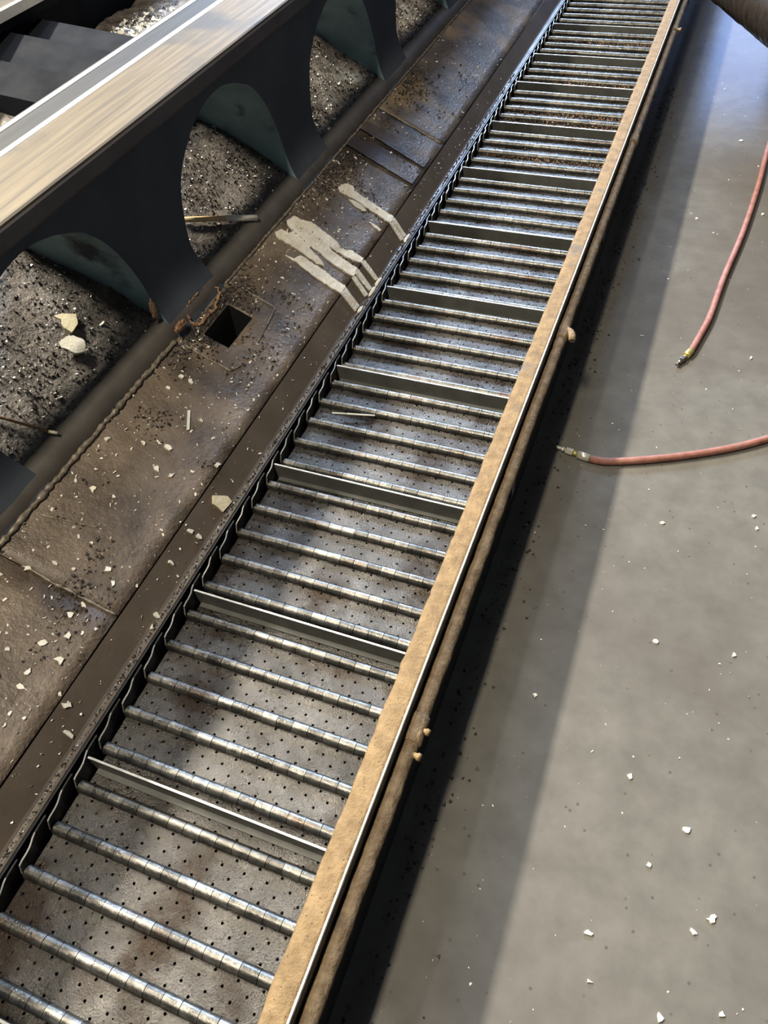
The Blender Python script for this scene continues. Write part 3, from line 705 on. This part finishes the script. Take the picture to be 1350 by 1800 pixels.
def g_ledge():
    x = random.gauss(-0.026, 0.0022); return x, random.uniform(-0.6, 2.6), Z0 + 0.0015, Vector((0, 0, 1))
chips('ledge_grit', 2600, g_ledge, 0.0034, 'dark_swarf', 'dark grit packed along the ledge beside the belt', 'grit', True)
chips('ledge_swarf', 260, g_ledge, 0.0026, 'bright_swarf', 'shiny grit along the ledge beside the belt', 'grit')
def g_gap():
    return random.uniform(0.4385, 0.446), random.uniform(-0.5, 3.6), Z0 - 0.017, Vector((0, 0, 1))
chips('gap_grit', 2600, g_gap, 0.0050, 'dark_swarf', 'dark grit caught between the rail and the pipe', 'grit', True)
def g_floor():
    x = random.uniform(0.47, 1.3); return x, random.uniform(-0.3, 3.4), 0.0, Vector((0, 0, 1))
chips('floor_flecks', 700, g_floor, 0.0032, 'flake', 'tiny white flecks sprinkled on the concrete floor', 'metal chips')
def g_floor2():
    x = 0.455 + abs(random.gauss(0, 0.035)); y = random.uniform(-0.2, 3.2)
    return x, y, 0.0, Vector((0, 0, 1))
chips('floor_swarf', 900, g_floor2, 0.0055, 'dark_swarf', 'dark chips on the floor along the foot of the conveyor', 'metal chips', True)
def g_belt():
    x = random.uniform(0.01, 0.39); y = random.uniform(-0.4, 3.4)
    if cl(x, y, 10, 3) < 0.42 + 0.2 * random.random(): return None
    t = ((y - YH) / HP) % 1
    if t < 0.2 or t > 0.8: return None
    low = 0.010 if math.floor((y - YH) / HP) % 5 == 4 else 0.0
    return x, y, PT - low, Vector((0, 0, 1))
chips('belt_grit', 7000, g_belt, 0.0018, 'dark_swarf', 'dark wet grit sticking to the belt plates', 'grit', True)
def g_crust():
    y = random.choice((2.30, 2.36, 2.62, 3.0, 2.05)) + random.gauss(0, 0.02); x = random.uniform(0.02, 0.39)
    return x, y, PT + 0.003, Vector((0, 0, 1))
chips('belt_crust', 2600, g_crust, 0.0036, 'rust', 'brown crust lumps on the far belt plates', 'sludge', True)

# ------------------------------------------------------------------ air hoses
def hose(label, pts, tail, nfit, mats):
    e = empty('air_hose', (pts[0][0], pts[0][1], 0), label, 'hose')
    r = 0.0088
    P = [(x, y, r) for x, y in list(reversed(tail)) + pts[:nfit]]
    b = MB(); b.tube(sub(P, 6), r, 14); b.build('hose_tube', 'hose', e)
    q = [Vector((x, y, r)) for x, y in pts[nfit - 1:]]
    d = (q[-1] - q[0]).normalized(); Lh = (q[-1] - q[0]).length
    segs = [(0.0, 0.36, 0.0094, mats[0], 'ferrule', 14), (0.36, 0.52, 0.0058, mats[1], 'collar', 10), (0.50, 0.70, 0.0082, mats[2], 'hex_nut', 6)]
    for (a, c, rad, m, nm, sg) in segs:
        b = MB(); b.tube([q[0] + d * Lh * a, q[0] + d * Lh * c], rad, sg)
        o = b.build(nm, m, e)
        if sg == 6:
            for p in o.data.polygons: p.use_smooth = False
    b = MB(); k = [0.68, 0.76, 0.77, 0.83, 0.84, 0.90, 0.91, 1.0]; rr = [0.0045, 0.0045, 0.0060, 0.0060, 0.0038, 0.0038, 0.0048, 0.0040]
    b.tube([q[0] + d * Lh * t for t in k], rr, 10); b.build('quick_connect_nipple', mats[3], e)
hose('red air hose curving up the floor with dark oily coupling', HOSE1, [(0.885, 2.86), (0.98, 2.96), (1.25, 2.95)], 7, ('brass', 'brass', 'dark_fitting', 'dark_fitting'))
hose('red air hose lying nearer with pale zinc coupling pointing at conveyor', HOSE2, [(1.06, 1.32), (1.25, 1.52), (1.5, 1.75)], 6, ('zinc', 'brass', 'zinc', 'zinc'))

# ------------------------------------------------------------------ ribbed drum at the far right
def drum():
    a, c = Vector((0.565, 3.145, 0.42)), Vector((1.35, 1.57, 0.42))
    e = empty('ribbed_cylinder', (1.1, 2.07, 0), 'dark brown ribbed cylinder reaching in over the floor at far right', 'cylinder')
    n = 180; P = []; Rr = []
    for k in range(n + 1):
        P.append(a.lerp(c, k / n)); Rr.append(0.098 + 0.0022 * math.sin(k / n * 2 * math.pi * 45) + 0.003 * noise.noise(Vector((k * 0.9, 0, 0))))
    b = MB(); b.tube(P, Rr, 36); b.build('ribbed_shell', 'drum', e)
    d = (c - a).normalized(); s = Vector((-d.y, d.x, 0))
    for p, q in ((a, -1), (c, 1)):
        b = MB(); b.tube([p + d * q * -0.012, p + d * q * 0.012], 0.103, 36); b.build('end_ring', 'drum', e)
    for y in (1.98, 1.68):      # trestle legs under the cylinder
        m = a.lerp(c, (3.145 - y) / 1.575)
        for q in (-1, 1):
            b = MB(); b.tube([m + s * q * 0.02 - Vector((0, 0, 0.09)), m + s * q * 0.10 - Vector((0, 0, 0.42))], 0.016, 8); b.build('trestle_leg', 'black_steel', e)
drum()
